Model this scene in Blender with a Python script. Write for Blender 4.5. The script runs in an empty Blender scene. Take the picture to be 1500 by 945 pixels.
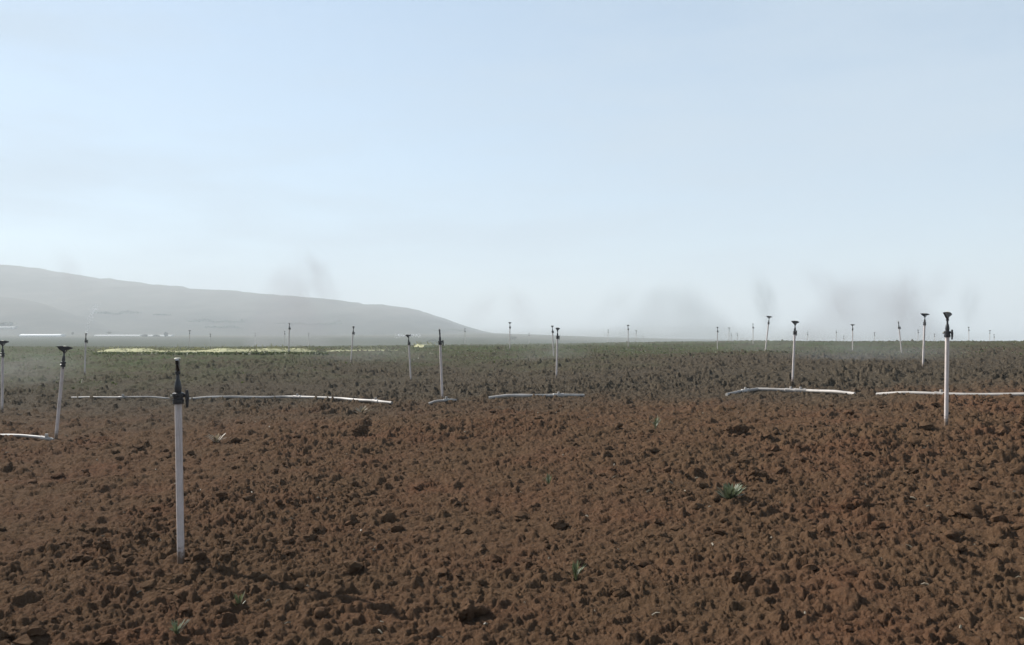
import bpy, math, random
import numpy as np
from mathutils import Vector, Quaternion

rnd = random.Random(11)
rng = np.random.default_rng(5)
R = math.radians
scene = bpy.context.scene
COL = scene.collection

# ------------------------------------------------------------------ camera maths
F = 1200.0            # focal length in pixels of the 1500 px wide photograph
CAMZ = 1.5
YH = 497.0            # true horizon row
PITCH = math.atan((YH - 472.5) / F)
cp, sp = math.cos(PITCH), math.sin(PITCH)

def P(px, py, Y):
    v = (472.5 - py) / F
    dy, dz = cp - sp * v, sp + cp * v
    k = Y / dy
    return Vector(((px - 750) / F * k, Y, CAMZ + dz * k))

# ------------------------------------------------------------------ numpy noise
def h2(ix, iy, s):
    h = (ix.astype(np.int64) * 374761393 + iy.astype(np.int64) * 668265263 + s * 1442695041) & 0xFFFFFFFF
    h = ((h ^ (h >> 13)) * 1274126177) & 0xFFFFFFFF
    h = ((h ^ (h >> 16)) * 2246822519) & 0xFFFFFFFF
    h ^= h >> 15
    return h.astype(np.float64) / 4294967295.0

def vnoise(x, y, s=0):
    ix, iy = np.floor(x), np.floor(y)
    fx, fy = x - ix, y - iy
    ix, iy = ix.astype(np.int64), iy.astype(np.int64)
    ux, uy = fx * fx * fx * (fx * (fx * 6 - 15) + 10), fy * fy * fy * (fy * (fy * 6 - 15) + 10)
    a, b = h2(ix, iy, s), h2(ix + 1, iy, s)
    c, d = h2(ix, iy + 1, s), h2(ix + 1, iy + 1, s)
    return (a + (b - a) * ux) * (1 - uy) + (c + (d - c) * ux) * uy - 0.5

def fbm(x, y, s=0, o=3):
    t, a = 0.0, 1.0
    for k in range(o):
        t = t + a * vnoise(x * 2 ** k + 17.3 * k, y * 2 ** k - 9.1 * k, s + k)
        a *= 0.5
    return t

def clods(x, y, cell, rmin, rmax, prob, s):
    """lumps: one dome per cell at a random spot, some cells left empty"""
    gx, gy = x / cell, y / cell
    ix, iy = np.floor(gx).astype(np.int64), np.floor(gy).astype(np.int64)
    out = np.zeros_like(x)
    for dx in (-1, 0, 1):
        for dy in (-1, 0, 1):
            cx, cy = ix + dx, iy + dy
            px, py = cx + h2(cx, cy, s), cy + h2(cx, cy, s + 1)
            on = h2(cx, cy, s + 2) < prob
            r = (rmin + (rmax - rmin) * h2(cx, cy, s + 3) ** 2) / cell
            an = h2(cx, cy, s + 4) * 3.1416
            ca, sa = np.cos(an), np.sin(an)
            ex, ey = (gx - px) * ca + (gy - py) * sa, -(gx - px) * sa + (gy - py) * ca
            d2 = (ex * ex + ey * ey * 1.9) / (r * r)
            dome = np.sqrt(np.clip(1 - d2 ** 1.3, 0, 1))
            cut = 0.72 + 0.42 * (ex * np.cos(an * 5) + ey * np.sin(an * 5)) / r     # broken, tilted top
            hgt = np.clip(np.minimum(dome, cut), 0, 1) * r * cell * (0.65 + 0.55 * h2(cx, cy, s + 5))
            out = np.maximum(out, np.where(on, hgt, 0))
    return out

def sstep(a, b, x):
    t = np.clip((x - a) / (b - a), 0, 1)
    return t * t * (3 - 2 * t)

# ------------------------------------------------------------------ where the sprinklers stand
HS = 1.35   # height of a riser with its head
# (top px, top py, base px, base py, turn of the head, label)
SEEN = [
 (260, 525, 265, 823, 88, 'nearest and tallest sprinkler riser with pale nozzle cap, on bare brown soil'),
 (95, 507, 82, 642, 4, 'leaning sprinkler riser with wide flat black head, beside the short white pipe at left'),
 (1388, 457, 1386, 622, 68, 'bright upright sprinkler riser with round black head in front of the pipe at right'),
 (1165, 470, 1161, 560, 40, 'sprinkler riser with mushroom-shaped head just behind the bumpy white pipe'),
 (644, 482, 648, 585, 86, 'sprinkler riser with narrow upright head, between the pale straw mound and the hill foot'),
 (598, 490, 602, 558, 40, 'short sprinkler riser with small water spurts at its head, left of the straw mound'),
 (817, 480, 815, 553, 60, 'thin sprinkler riser, the closer and taller-looking one of the close pair at centre'),
 (1355, 459, 1352, 537, 8, 'sprinkler riser with wide flat head standing just left of the bright upright riser'),
 (1127, 463, 1121, 516, 10, 'leaning thin sprinkler riser left of the mushroom-headed one, foot lost in spray mist'),
 (4, 499, 3, 603, 8, 'sprinkler riser at the left picture edge with wide dark head and foot in mist'),
 (126, 488, 124, 549, 80, 'sprinkler riser with a whitish jet, at the left end of the straw strip'),
 (424, 473, 423, 516, 80, 'faint thin riser rising tallest out of the pale straw strip'),
 (518, 478, 514, 530, 70, 'faint thin riser against the hill, right of the pale straw strip end'),
 (1316, 471, 1321, 519, 80, 'right-leaning thin sprinkler riser, first to the left of the wide flat head on the skyline'),
 (1249, 475, 1249, 515, 15, 'thin riser with a T-shaped head, midway between mushroom head and wide flat head'),
 (809, 477, 811, 524, 60, 'thin sprinkler riser, the left and fainter one of the close pair at centre'),
 (1051, 479, 1051, 513, 60, 'dark double-knobbed sprinkler head on the skyline, left of a little row of three faint ones'),
]
# far ones of which hardly more than the head shows: (px, top py, smallest and largest distance, label)
FAR = [
 (278, 484, 50, 80, 'small dark sprinkler head above the pale straw strip, directly right of the nearest riser'),
 (308, 489, 50, 95, 'small dark sprinkler head above the straw strip, second right of the nearest riser'),
 (374, 488, 50, 95, 'small dark sprinkler head over the brightest part of the straw strip'),
 (417, 485, 50, 85, 'small dark sprinkler head just left of the faint tall riser in the straw strip'),
 (452, 488, 70, 120, 'tiny faint sprinkler head over the right end of the straw strip'),
 (681, 481, 50, 80, 'small sprinkler head at the foot of the hill slope, right of the narrow upright head'),
 (747, 472, 50, 80, 'very faint tall sprinkler above the low skyline where the hill runs out'),
 (775, 488, 60, 110, 'tiny sprinkler head on the low skyline left of the close pair'),
 (891, 483, 50, 90, 'small dark sprinkler head on the skyline, first right of the close pair'),
 (920, 476, 50, 80, 'very faint tall sprinkler on the skyline, second right of the close pair'),
 (932, 484, 60, 100, 'small faint sprinkler head on the skyline, third right of the close pair'),
 (942, 490, 70, 120, 'tiniest sprinkler head low on the skyline, fourth right of the close pair'),
 (1068, 480, 60, 100, 'small sprinkler head on the skyline, first right of the dark double-knobbed one'),
 (1071, 488, 80, 120, 'tiny low sprinkler head on the skyline, second right of the dark double-knobbed one'),
 (1080, 488, 80, 120, 'tiny low sprinkler head on the skyline, third right of the dark double-knobbed one'),
 (1103, 474, 55, 90, 'ghostly faint sprinkler just left of the leaning misty riser on the skyline'),
 (1183, 486, 70, 110, 'tiny faint sprinkler head on the skyline directly right of the mushroom-headed riser'),
 (1225, 483, 60, 100, 'small sprinkler head on the skyline directly left of the T-shaped head'),
 (1236, 492, 90, 130, 'lowest tiny sprinkler head touching the skyline beside the T-shaped head'),
 (1281, 487, 70, 120, 'tiny faint sprinkler head on the skyline directly right of the T-shaped head'),
 (1345, 483, 60, 100, 'small faint sprinkler head directly left of the wide flat head on the skyline'),
 (1369, 489, 80, 120, 'tiny sprinkler head on the skyline between the wide flat head and the bright upright riser'),
 (1419, 479, 55, 90, 'small sprinkler head on the skyline, first right of the bright upright riser'),
 (1450, 484, 65, 110, 'small sprinkler head on the skyline, second right of the bright upright riser'),
 (1456, 490, 90, 130, 'lowest tiny sprinkler head on the skyline at the far right'),
]

# ------------------------------------------------------------------ terrain
ctrl = []
seen_pts = []
for (xt, yt, xb, yb, rz, lab) in SEEN:
    d = F * HS / math.hypot(yb - yt, xt - xb)
    b = P(xb, yb, d); t = P(xt, yt, d)
    seen_pts.append((b, t, rz, lab))
    ctrl.append((b.x, b.y, b.z))
for px, py, d in [(-500, 507, 75), (0, 507, 78), (150, 508, 76), (300, 508, 75), (450, 508, 74), (600, 506, 70),
                  (700, 505, 68), (800, 504, 65), (900, 502.5, 62), (1000, 501, 60), (1100, 500, 58), (1200, 500, 55), (1350, 500, 53), (1500, 500, 50),
                  (2000, 499, 50), (750, 945, 3.8), (1480, 945, 3.4), (20, 945, 3.9)]:
    q = P(px, py, d); ctrl.append((q.x, q.y, q.z))
for x, y, z in [(-14, 5, -1.75), (14, 5, -.75), (-45, 38, -1.3), (48, 38, -.3), (0, -6, -1.45), (-14, -4, -1.6), (14, -4, -.9), (-60, 100, -.9),
                (-20, 108, -1.0), (5, 106, -1.0), (25, 104, -1.15), (50, 100, -1.15), (75, 95, -1.1), (30, 82, -.75), (48, 80, -.7), (-90, 75, -1.0), (90, 60, -.4)]:
    ctrl.append((x, y, z + CAMZ))
CT = np.array(ctrl)
# thin-plate spline with a little smoothing, in coordinates that shrink with distance
def warp(x, y):
    r = np.sqrt(x * x + y * y) + 4.0
    k = np.log(r / 4.0 + 1) * 10 / r
    return x * k, y * k
def tphi(d2):
    return np.where(d2 > 1e-12, 0.5 * d2 * np.log(np.maximum(d2, 1e-12)), 0)
wx, wy = warp(CT[:, 0], CT[:, 1])
n = len(CT)
K = tphi((wx[:, None] - wx) ** 2 + (wy[:, None] - wy) ** 2) + np.eye(n) * 0.35
Pm = np.c_[np.ones(n), wx, wy]
Asys = np.block([[K, Pm], [Pm.T, np.zeros((3, 3))]])
sol = np.linalg.solve(Asys, np.r_[CT[:, 2], 0, 0, 0])
def tps(x, y):
    ax, ay = warp(x, y)
    z = sol[n] + sol[n + 1] * ax + sol[n + 2] * ay
    for k in range(n):
        z = z + sol[k] * tphi((ax - wx[k]) ** 2 + (ay - wy[k]) ** 2)
    return z
SKYX = [-3000, 0, 600, 700, 780, 900, 1000, 1100, 1200, 1500, 5000]
SKYY = [490, 490, 488, 487.5, 490, 494.5, 497, 499, 502, 505, 506]
def farz(x, y):
    r = np.sqrt(x * x + y * y)
    ang = np.where(y > 1, x / np.maximum(y, 1), np.sign(x) * 3)
    ys = np.interp(ang * F + 750, SKYX, SKYY)
    k = np.interp(np.log(r), np.log([60, 150, 250, 400, 650, 1000, 1500, 3600]), [34, 22, 14, 9, 4, 0, 1.5, 4])
    return CAMZ - (ys + k - YH) / F * r
def base_z(x, y):
    x, y = np.asarray(x, float), np.asarray(y, float)
    r = np.sqrt(x * x + y * y)
    f = sstep(88, 135, r)
    zf = farz(x, y)
    c = np.minimum(1, 110 / np.maximum(r, 1e-6))
    behind = sstep(4, -20, y)
    zn = tps(x * c, y * c)
    zn = zn * (1 - behind) + (0.05) * behind
    return zn * (1 - f) + zf * f
def detail(x, y):
    """ploughed relief: crumbs, clods and big lumps"""
    r = np.sqrt(x * x + y * y)
    fall = 1 - sstep(60, 120, r)
    wxx = (x + 0.25 * y) / 1.25 + 0.075 * fbm(x * 9, y * 9, 3, 3)
    wyy = y - 0.12 * x + 0.075 * fbm(x * 9 + 40, y * 9, 4, 3)
    rough = 0.75 + 0.45 * sstep(-0.25, 0.3, vnoise(x * 0.45, y * 0.45, 31))
    rough = rough * (0.62 + 0.5 * sstep(3, 9, r) + 0.30 * sstep(9, 20, r))
    near = 1 - sstep(12, 28, r)
    z = 0.05 * vnoise(x * .42, y * .42, 1) + 0.03 * fbm(x * 1.6, y * 1.6, 5, 2)
    c0 = clods(wxx, wyy, 0.034, 0.007, 0.018, 0.7, 71) * (1 - sstep(5, 12, r))
    c1 = clods(wxx, wyy, 0.062, 0.013, 0.031, 0.66, 11) * near
    c2 = clods(wxx, wyy, 0.135, 0.022, 0.062, 0.5, 23) * (1 + 0.35 * sstep(12, 20, r)) * (1 - 0.4 * sstep(30, 60, r))
    c3 = clods(wxx, wyy, 0.42, 0.06, 0.15, 0.6, 37) * sstep(4, 12, r)
    b1 = 1 - np.abs(2 * vnoise(wxx * 10 + wyy * 3, wyy * 14 - wxx * 4, 41)) * 1.6
    b2 = 1 - np.abs(2 * vnoise(wxx * 28, wyy * 28, 43)) * 1.6
    z = z + rough * (1.25 * np.maximum(np.maximum(c1, c2 * 0.85), c0) + 0.45 * c3 + 0.018 * b1 + 0.012 * b2 * near)
    z = z + rough * 0.022 * fbm(x * 19, y * 19, 7, 4) * near + 0.008 * vnoise(x * 66, y * 66, 9) * (1 - sstep(4, 11, r))
    for (b_, t_, q_, l_) in seen_pts[:8]:      # trodden hollow round the foot of each riser
        w_ = np.exp(-((x - b_.x) ** 2 + (y - b_.y) ** 2) / (.05 + .012 * b_.y) ** 2)
        z = z * (1 - .85 * w_) + .02 * w_
    return (z - 0.035) * fall
_YG = np.exp(np.linspace(math.log(2.0), math.log(1500), 4000))
def hit(px, py):
    d = P(px, py, 1.0) - Vector((0, 0, CAMZ))
    z = CAMZ + d.z * _YG
    g = base_z(d.x * _YG, _YG)
    i = np.argmax(z < g) if (z < g).any() else len(_YG) - 1
    Y = float(_YG[i])
    return Vector((d.x * Y, Y, float(g[i])))
def gz(x, y):
    return float(base_z(np.array([x]), np.array([y]))[0])
def gzd(x, y):
    a, b = np.array([x], float), np.array([y], float)
    return float((base_z(a, b) + detail(a, b))[0])

# ------------------------------------------------------------------ helpers
class MB:
    def __init__(s): s.v, s.f = [], []
    def add(s, v, f):
        o = len(s.v); s.v += [tuple(p) for p in v]; s.f += [tuple(o + i for i in q) for q in f]
    def box(s, c, d, rot=None):
        v = []
        for x in (-1, 1):
            for y in (-1, 1):
                for z in (-1, 1):
                    p = Vector((x * d[0] / 2, y * d[1] / 2, z * d[2] / 2))
                    if rot is not None: p = rot @ p
                    v.append(p + Vector(c))
        s.add(v, [(0, 1, 3, 2), (4, 6, 7, 5), (0, 4, 5, 1), (2, 3, 7, 6), (0, 2, 6, 4), (1, 5, 7, 3)])
    def lathe(s, prof, n=14, c=(0, 0, 0)):
        v = []
        for r, z in prof:
            for k in range(n):
                a = 2 * math.pi * k / n
                v.append((c[0] + r * math.cos(a), c[1] + r * math.sin(a), c[2] + z))
        f = [(i * n + k, i * n + (k + 1) % n, (i + 1) * n + (k + 1) % n, (i + 1) * n + k) for i in range(len(prof) - 1) for k in range(n)]
        f.append(tuple(reversed(range(n)))); f.append(tuple((len(prof) - 1) * n + k for k in range(n)))
        s.add(v, f)
    def tube(s, pts, rad, n=10):
        pts = [Vector(p) for p in pts]
        rads = rad if isinstance(rad, (list, tuple)) else [rad] * len(pts)
        v = []
        for i, p in enumerate(pts):
            t = (pts[min(i + 1, len(pts) - 1)] - pts[max(i - 1, 0)]).normalized()
            a = t.cross(Vector((0.13, 0.21, 0.97)))
            if a.length < 1e-3: a = t.cross(Vector((1, 0, 0)))
            a.normalize(); b = t.cross(a)
            for k in range(n):
                q = 2 * math.pi * k / n
                v.append(p + (a * math.cos(q) + b * math.sin(q)) * rads[i])
        f = [(i * n + k, i * n + (k + 1) % n, (i + 1) * n + (k + 1) % n, (i + 1) * n + k) for i in range(len(pts) - 1) for k in range(n)]
        f.append(tuple(reversed(range(n)))); f.append(tuple((len(pts) - 1) * n + k for k in range(n)))
        s.add(v, f)
    def build(s, name, mat, parent=None, smooth=True):
        m = bpy.data.meshes.new(name); m.from_pydata(s.v, [], s.f); m.update()
        if smooth:
            m.polygons.foreach_set('use_smooth', [True] * len(m.polygons))
            m.set_sharp_from_angle(angle=R(38))
        m.materials.append(mat)
        o = bpy.data.objects.new(name, m); COL.objects.link(o)
        if parent: o.parent = parent
        return o
def tag(o, label, cat=None, group=None, kind=None):
    o['label'] = label
    if cat: o['category'] = cat
    if group: o['group'] = group
    if kind: o['kind'] = kind
    return o
def empty(name, loc):
    o = bpy.data.objects.new(name, None); COL.objects.link(o); o.location = loc; o.empty_display_size = .2
    return o
def copy_tree(o, parent=None):
    c = o.copy(); COL.objects.link(c); c.parent = parent
    for ch in list(o.children): copy_tree(ch, c)
    return c
def ico():
    t = (1 + 5 ** .5) / 2
    v = np.array([(-1, t, 0), (1, t, 0), (-1, -t, 0), (1, -t, 0), (0, -1, t), (0, 1, t), (0, -1, -t), (0, 1, -t), (t, 0, -1), (t, 0, 1), (-t, 0, -1), (-t, 0, 1)], float)
    v /= np.linalg.norm(v[0])
    f = [(0,11,5),(0,5,1),(0,1,7),(0,7,10),(0,10,11),(1,5,9),(5,11,4),(11,10,2),(10,7,6),(7,1,8),(3,9,4),(3,4,2),(3,2,6),(3,6,8),(3,8,9),(4,9,5),(2,4,11),(6,2,10),(8,6,7),(9,8,1)]
    return v, f
def subdiv(v, f, n):
    v = [tuple(p) for p in v]
    for _ in range(n):
        cache, g = {}, []
        def mid(a, b):
            k = (min(a, b), max(a, b))
            if k not in cache:
                p = (np.array(v[a]) + np.array(v[b])) / 2; p /= np.linalg.norm(p)
                cache[k] = len(v); v.append(tuple(p))
            return cache[k]
        for a, b, c in f:
            ab, bc, ca = mid(a, b), mid(b, c), mid(c, a)
            g += [(a, ab, ca), (b, bc, ab), (c, ca, bc), (ab, bc, ca)]
        f = g
    return np.array(v), f
ICO0, ICO0F = ico()
ICO1, ICO1F = subdiv(ICO0, ICO0F, 1)
ICO3, ICO3F = subdiv(ICO0, ICO0F, 3)

# ------------------------------------------------------------------ materials
def new_mat(name):
    m = bpy.data.materials.new(name); m.use_nodes = True
    nt = m.node_tree; nt.nodes.clear()
    out = nt.nodes.new('ShaderNodeOutputMaterial')
    return m, nt, out
def N(nt, t, **kw):
    nd = nt.nodes.new(t)
    for k, v in kw.items():
        if k.startswith('i_'):
            nd.inputs[k[2:].replace('_', ' ')].default_value = v
        else: setattr(nd, k, v)
    return nd
def L(nt, a, b): nt.links.new(a, b)
def noise(nt, vec, scale, detail_=4, rough=.6):
    nd = N(nt, 'ShaderNodeTexNoise'); nd.inputs['Scale'].default_value = scale
    nd.inputs['Detail'].default_value = detail_; nd.inputs['Roughness'].default_value = rough
    L(nt, vec, nd.inputs['Vector']); return nd.outputs['Fac']
def ramp(nt, fac, stops):
    nd = N(nt, 'ShaderNodeValToRGB'); e = nd.color_ramp.elements
    e[0].position, e[0].color = stops[0][0], (*stops[0][1], 1)
    e[1].position, e[1].color = stops[-1][0], (*stops[-1][1], 1)
    for p, c in stops[1:-1]:
        q = e.new(p); q.color = (*c, 1)
    L(nt, fac, nd.inputs['Fac']); return nd.outputs['Color']
def mix(nt, fac, a, b):
    nd = N(nt, 'ShaderNodeMix', data_type='RGBA')
    if isinstance(fac, float): nd.inputs['Factor'].default_value = fac
    else: L(nt, fac, nd.inputs['Factor'])
    for s, q in ((6, a), (7, b)):
        if isinstance(q, tuple): nd.inputs[s].default_value = (*q, 1)
        else: L(nt, q, nd.inputs[s])
    return nd.outputs[2]
def math_(nt, op, a, b=0.0, clamp=False):
    nd = N(nt, 'ShaderNodeMath', operation=op); nd.use_clamp = clamp
    for s, q in ((0, a), (1, b)):
        if isinstance(q, (int, float)): nd.inputs[s].default_value = q
        else: L(nt, q, nd.inputs[s])
    return nd.outputs[0]
def mrange(nt, x, a, b, c=0.0, d=1.0):
    nd = N(nt, 'ShaderNodeMapRange', interpolation_type='SMOOTHSTEP')
    L(nt, x, nd.inputs[0])
    for i, q in zip((1, 2, 3, 4), (a, b, c, d)): nd.inputs[i].default_value = q
    return nd.outputs[0]
def simple(name, col, rough=.5, metal=0.0, vary=.25, scale=30, bump=0.0, spec=.5):
    m, nt, out = new_mat(name)
    b = N(nt, 'ShaderNodeBsdfPrincipled'); b.inputs['Roughness'].default_value = rough
    b.inputs['Metallic'].default_value = metal; b.inputs['Specular IOR Level'].default_value = spec
    tc = N(nt, 'ShaderNodeTexCoord').outputs['Object']
    f = noise(nt, tc, scale)
    c = ramp(nt, f, [(.3, tuple(q * (1 - vary) for q in col)), (.7, tuple(min(1, q * (1 + vary)) for q in col))])
    L(nt, c, b.inputs['Base Color'])
    if bump:
        bp = N(nt, 'ShaderNodeBump'); bp.inputs['Strength'].default_value = bump; bp.inputs['Distance'].default_value = .02
        L(nt, f, bp.inputs['Height']); L(nt, bp.outputs[0], b.inputs['Normal'])
    L(nt, b.outputs[0], out.inputs[0]); return m

def soil_nodes(nt, pos):
    """brown crumbly soil, redder and greyer patches, pale specks"""
    big = noise(nt, pos, .9, 5, .65); mid = noise(nt, pos, 4.5, 4, .65); fine = noise(nt, pos, 42, 5, .7)
    c = ramp(nt, big, [(.34, (.085, .068, .042)), (.46, (.115, .082, .052)), (.56, (.122, .070, .046)), (.66, (.165, .068, .042))])
    c2 = ramp(nt, mid, [(.3, (.085, .057, .040)), (.55, (.118, .082, .054)), (.75, (.15, .105, .072))])
    c = mix(nt, .5, c, c2)
    c3 = ramp(nt, fine, [(.25, (.055, .034, .023)), (.5, (.12, .083, .056)), (.72, (.165, .12, .085)), (.84, (.26, .21, .155))])
    c = mix(nt, .58, c, c3)
    mu = N(nt, 'ShaderNodeMix', data_type='RGBA', blend_type='MULTIPLY'); mu.inputs[0].default_value = 1
    L(nt, c, mu.inputs[6]); mu.inputs[7].default_value = (.72, .625, .55, 1)
    return mu.outputs[2], fine, mid

def ground_material():
    m, nt, out = new_mat('field_ground')
    g = N(nt, 'ShaderNodeNewGeometry'); pos = g.outputs['Position']
    sx = N(nt, 'ShaderNodeSeparateXYZ'); L(nt, pos, sx.inputs[0])
    soil, fine, mid = soil_nodes(nt, pos)
    # damp, greyer earth past the pipe line
    edge = math_(nt, 'ADD', sx.outputs['Y'], math_(nt, 'MULTIPLY', math_(nt, 'SUBTRACT', noise(nt, pos, .28, 5), .5), 9.0))
    wet = mrange(nt, edge, 11.5, 17.5)
    damp = ramp(nt, fine, [(.25, (.021, .0165, .0115)), (.5, (.056, .045, .032)), (.75, (.135, .11, .078))])
    c = mix(nt, wet, soil, damp)
    # seedlings and weeds getting denser with distance
    gp = noise(nt, pos, .11, 4, .6)
    ge = math_(nt, 'ADD', math_(nt, 'SUBTRACT', sx.outputs['Y'], math_(nt, 'MULTIPLY', sx.outputs['X'], .3)), math_(nt, 'MULTIPLY', math_(nt, 'SUBTRACT', gp, .5), 46.0))
    green = mrange(nt, ge, 21, 48)
    sp = mrange(nt, noise(nt, pos, .9, 6, .75), .38, .62)
    green = math_(nt, 'MULTIPLY', green, math_(nt, 'ADD', .15, math_(nt, 'MULTIPLY', sp, .85)), True)
    gcol = ramp(nt, noise(nt, pos, .5, 4), [(.3, (.040, .058, .024)), (.6, (.064, .078, .036)), (.8, (.09, .094, .048))])
    c = mix(nt, green, c, gcol)
    # the plain beyond the field
    plain = mrange(nt, sx.outputs['Y'], 120, 190)
    pc = ramp(nt, noise(nt, pos, .012, 5), [(.3, (.042, .046, .026)), (.5, (.07, .064, .046)), (.7, (.10, .086, .068))])
    pc = mix(nt, mrange(nt, sx.outputs['Y'], 420, 620), (.030, .037, .019), pc)
    c = mix(nt, plain, c, pc)
    b = N(nt, 'ShaderNodeBsdfPrincipled'); b.inputs['Roughness'].default_value = 1; b.inputs['Specular IOR Level'].default_value = .03
    L(nt, c, b.inputs['Base Color'])
    bp = N(nt, 'ShaderNodeBump'); bp.inputs['Strength'].default_value = 1.0; bp.inputs['Distance'].default_value = .022
    hsum = math_(nt, 'ADD', fine, math_(nt, 'MULTIPLY', noise(nt, pos, 110, 4, .7), .4))
    L(nt, hsum, bp.inputs['Height']); L(nt, bp.outputs[0], b.inputs['Normal'])
    L(nt, b.outputs[0], out.inputs[0]); return m

def clod_material():
    m, nt, out = new_mat('clod_soil')
    g = N(nt, 'ShaderNodeNewGeometry')
    c, fine, mid = soil_nodes(nt, g.outputs['Position'])
    b = N(nt, 'ShaderNodeBsdfPrincipled'); b.inputs['Roughness'].default_value = 1; b.inputs['Specular IOR Level'].default_value = .03
    L(nt, c, b.inputs['Base Color'])
    bp = N(nt, 'ShaderNodeBump'); bp.inputs['Strength'].default_value = 1.0; bp.inputs['Distance'].default_value = .020
    L(nt, fine, bp.inputs['Height']); L(nt, bp.outputs[0], b.inputs['Normal'])
    L(nt, b.outputs[0], out.inputs[0]); return m

def hill_material():
    m, nt, out = new_mat('hill_ground')
    pos = N(nt, 'ShaderNodeNewGeometry').outputs['Position']
    mp = N(nt, 'ShaderNodeMapping'); mp.inputs['Scale'].default_value = (1, .45, 2.2); L(nt, pos, mp.inputs[0])
    f = noise(nt, mp.outputs[0], .011, 6, .62); f2 = noise(nt, mp.outputs[0], .05, 5, .6)
    c = ramp(nt, f, [(.32, (.035, .037, .026)), (.5, (.062, .056, .042)), (.68, (.088, .074, .056))])
    c = mix(nt, .3, c, ramp(nt, f2, [(.35, (.03, .031, .022)), (.65, (.10, .085, .065))]))
    sz = N(nt, 'ShaderNodeSeparateXYZ'); L(nt, pos, sz.inputs[0])
    low = mrange(nt, math_(nt, 'ADD', sz.outputs['Z'], math_(nt, 'MULTIPLY', math_(nt, 'SUBTRACT', f, .5), 60.0)), 40, 22)
    c = mix(nt, math_(nt, 'MULTIPLY', low, .85), c, ramp(nt, f2, [(.4, (.010, .012, .008)), (.62, (.04, .037, .026))]))
    b = N(nt, 'ShaderNodeBsdfPrincipled'); b.inputs['Roughness'].default_value = .95; b.inputs['Specular IOR Level'].default_value = .1
    L(nt, c, b.inputs['Base Color']); L(nt, b.outputs[0], out.inputs[0]); return m

def leaf_material(name, a, bcol, scale=18):
    m, nt, out = new_mat(name)
    tc = N(nt, 'ShaderNodeTexCoord').outputs['Object']
    c = ramp(nt, noise(nt, tc, scale, 4), [(.3, a), (.7, bcol)])
    b = N(nt, 'ShaderNodeBsdfPrincipled'); b.inputs['Roughness'].default_value = .55; b.inputs['Specular IOR Level'].default_value = .4
    L(nt, c, b.inputs['Base Color'])
    t = N(nt, 'ShaderNodeBsdfTranslucent'); L(nt, c, t.inputs[0])
    mx = N(nt, 'ShaderNodeMixShader'); mx.inputs[0].default_value = .3
    L(nt, b.outputs[0], mx.inputs[1]); L(nt, t.outputs[0], mx.inputs[2]); L(nt, mx.outputs[0], out.inputs[0]); return m

def mist_material(name, dens, col, nscale=2.2, contrast=(.35, .7), aniso=0.15, shell=False):
    m, nt, out = new_mat(name)
    tc = N(nt, 'ShaderNodeTexCoord').outputs['Object']
    ln = N(nt, 'ShaderNodeVectorMath', operation='LENGTH')
    if shell:      # narrower towards the top, like the arc of a jet
        sp_ = N(nt, 'ShaderNodeSeparateXYZ'); L(nt, tc, sp_.inputs[0])
        cb = N(nt, 'ShaderNodeCombineXYZ')
        kx = math_(nt, 'ADD', 1.0, math_(nt, 'MULTIPLY', math_(nt, 'MAXIMUM', sp_.outputs['Z'], 0.0), 1.1))
        L(nt, math_(nt, 'MULTIPLY', sp_.outputs['X'], kx), cb.inputs[0]); L(nt, sp_.outputs['Y'], cb.inputs[1]); L(nt, sp_.outputs['Z'], cb.inputs[2])
        L(nt, cb.outputs[0], ln.inputs[0])
    else:
        L(nt, tc, ln.inputs[0])
    fall = mrange(nt, ln.outputs['Value'], 1.0, 0.15)
    if shell:      # droplets thickest along the outer arc they fly
        fall = math_(nt, 'MULTIPLY', mrange(nt, ln.outputs['Value'], 1.0, 0.62), mrange(nt, ln.outputs['Value'], 0.15, 0.75, .15, 1.0))
    f = mrange(nt, noise(nt, tc, nscale, 3, .55), contrast[0], contrast[1], .15, 1.0)
    d = math_(nt, 'MULTIPLY', math_(nt, 'MULTIPLY', fall, f), dens)
    v = N(nt, 'ShaderNodeVolumePrincipled'); v.inputs['Color'].default_value = (*col, 1); v.inputs['Anisotropy'].default_value = aniso
    L(nt, d, v.inputs['Density']); L(nt, v.outputs[0], out.inputs['Volume'])
    m.cycles.volume_step_rate = 1.0
    return m

M_ground, M_clod, M_hill = ground_material(), clod_material(), hill_material()
def pole_material():
    m, nt, out = new_mat('pole_white_paint')
    tc = N(nt, 'ShaderNodeTexCoord').outputs['Object']
    sx = N(nt, 'ShaderNodeSeparateXYZ'); L(nt, tc, sx.inputs[0])
    c = ramp(nt, noise(nt, tc, 14, 4), [(.3, (.44, .39, .37)), (.7, (.56, .50, .48))])
    mp = N(nt, 'ShaderNodeMapping'); mp.inputs['Scale'].default_value = (60, 60, 4); L(nt, tc, mp.inputs[0])
    streak = mrange(nt, noise(nt, mp.outputs[0], 1, 4, .7), .48, .70, 0, .7)
    c = mix(nt, streak, c, (.30, .25, .21))
    mud = mrange(nt, math_(nt, 'ADD', sx.outputs['Z'], math_(nt, 'MULTIPLY', math_(nt, 'SUBTRACT', noise(nt, tc, 40, 4, .7), .5), .22)), .13, .02)
    c = mix(nt, mud, c, (.12, .08, .055))
    b = N(nt, 'ShaderNodeBsdfPrincipled'); b.inputs['Roughness'].default_value = .45; L(nt, c, b.inputs['Base Color'])
    L(nt, b.outputs[0], out.inputs[0]); return m
M_pole = pole_material()
M_pipe = simple('pipe_white', (.31, .285, .26), .6, 0, .5, 2.5)
M_black = simple('black_plastic', (.012, .012, .014), .42, 0, .3, 40)
M_dark = simple('dark_rubber', (.02, .019, .02), .6, 0, .3, 40)
M_cream = simple('cream_plastic', (.45, .42, .33), .45, 0, .08, 40)
M_leaf = leaf_material('weed_leaf', (.065, .085, .033), (.125, .14, .07))
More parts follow.
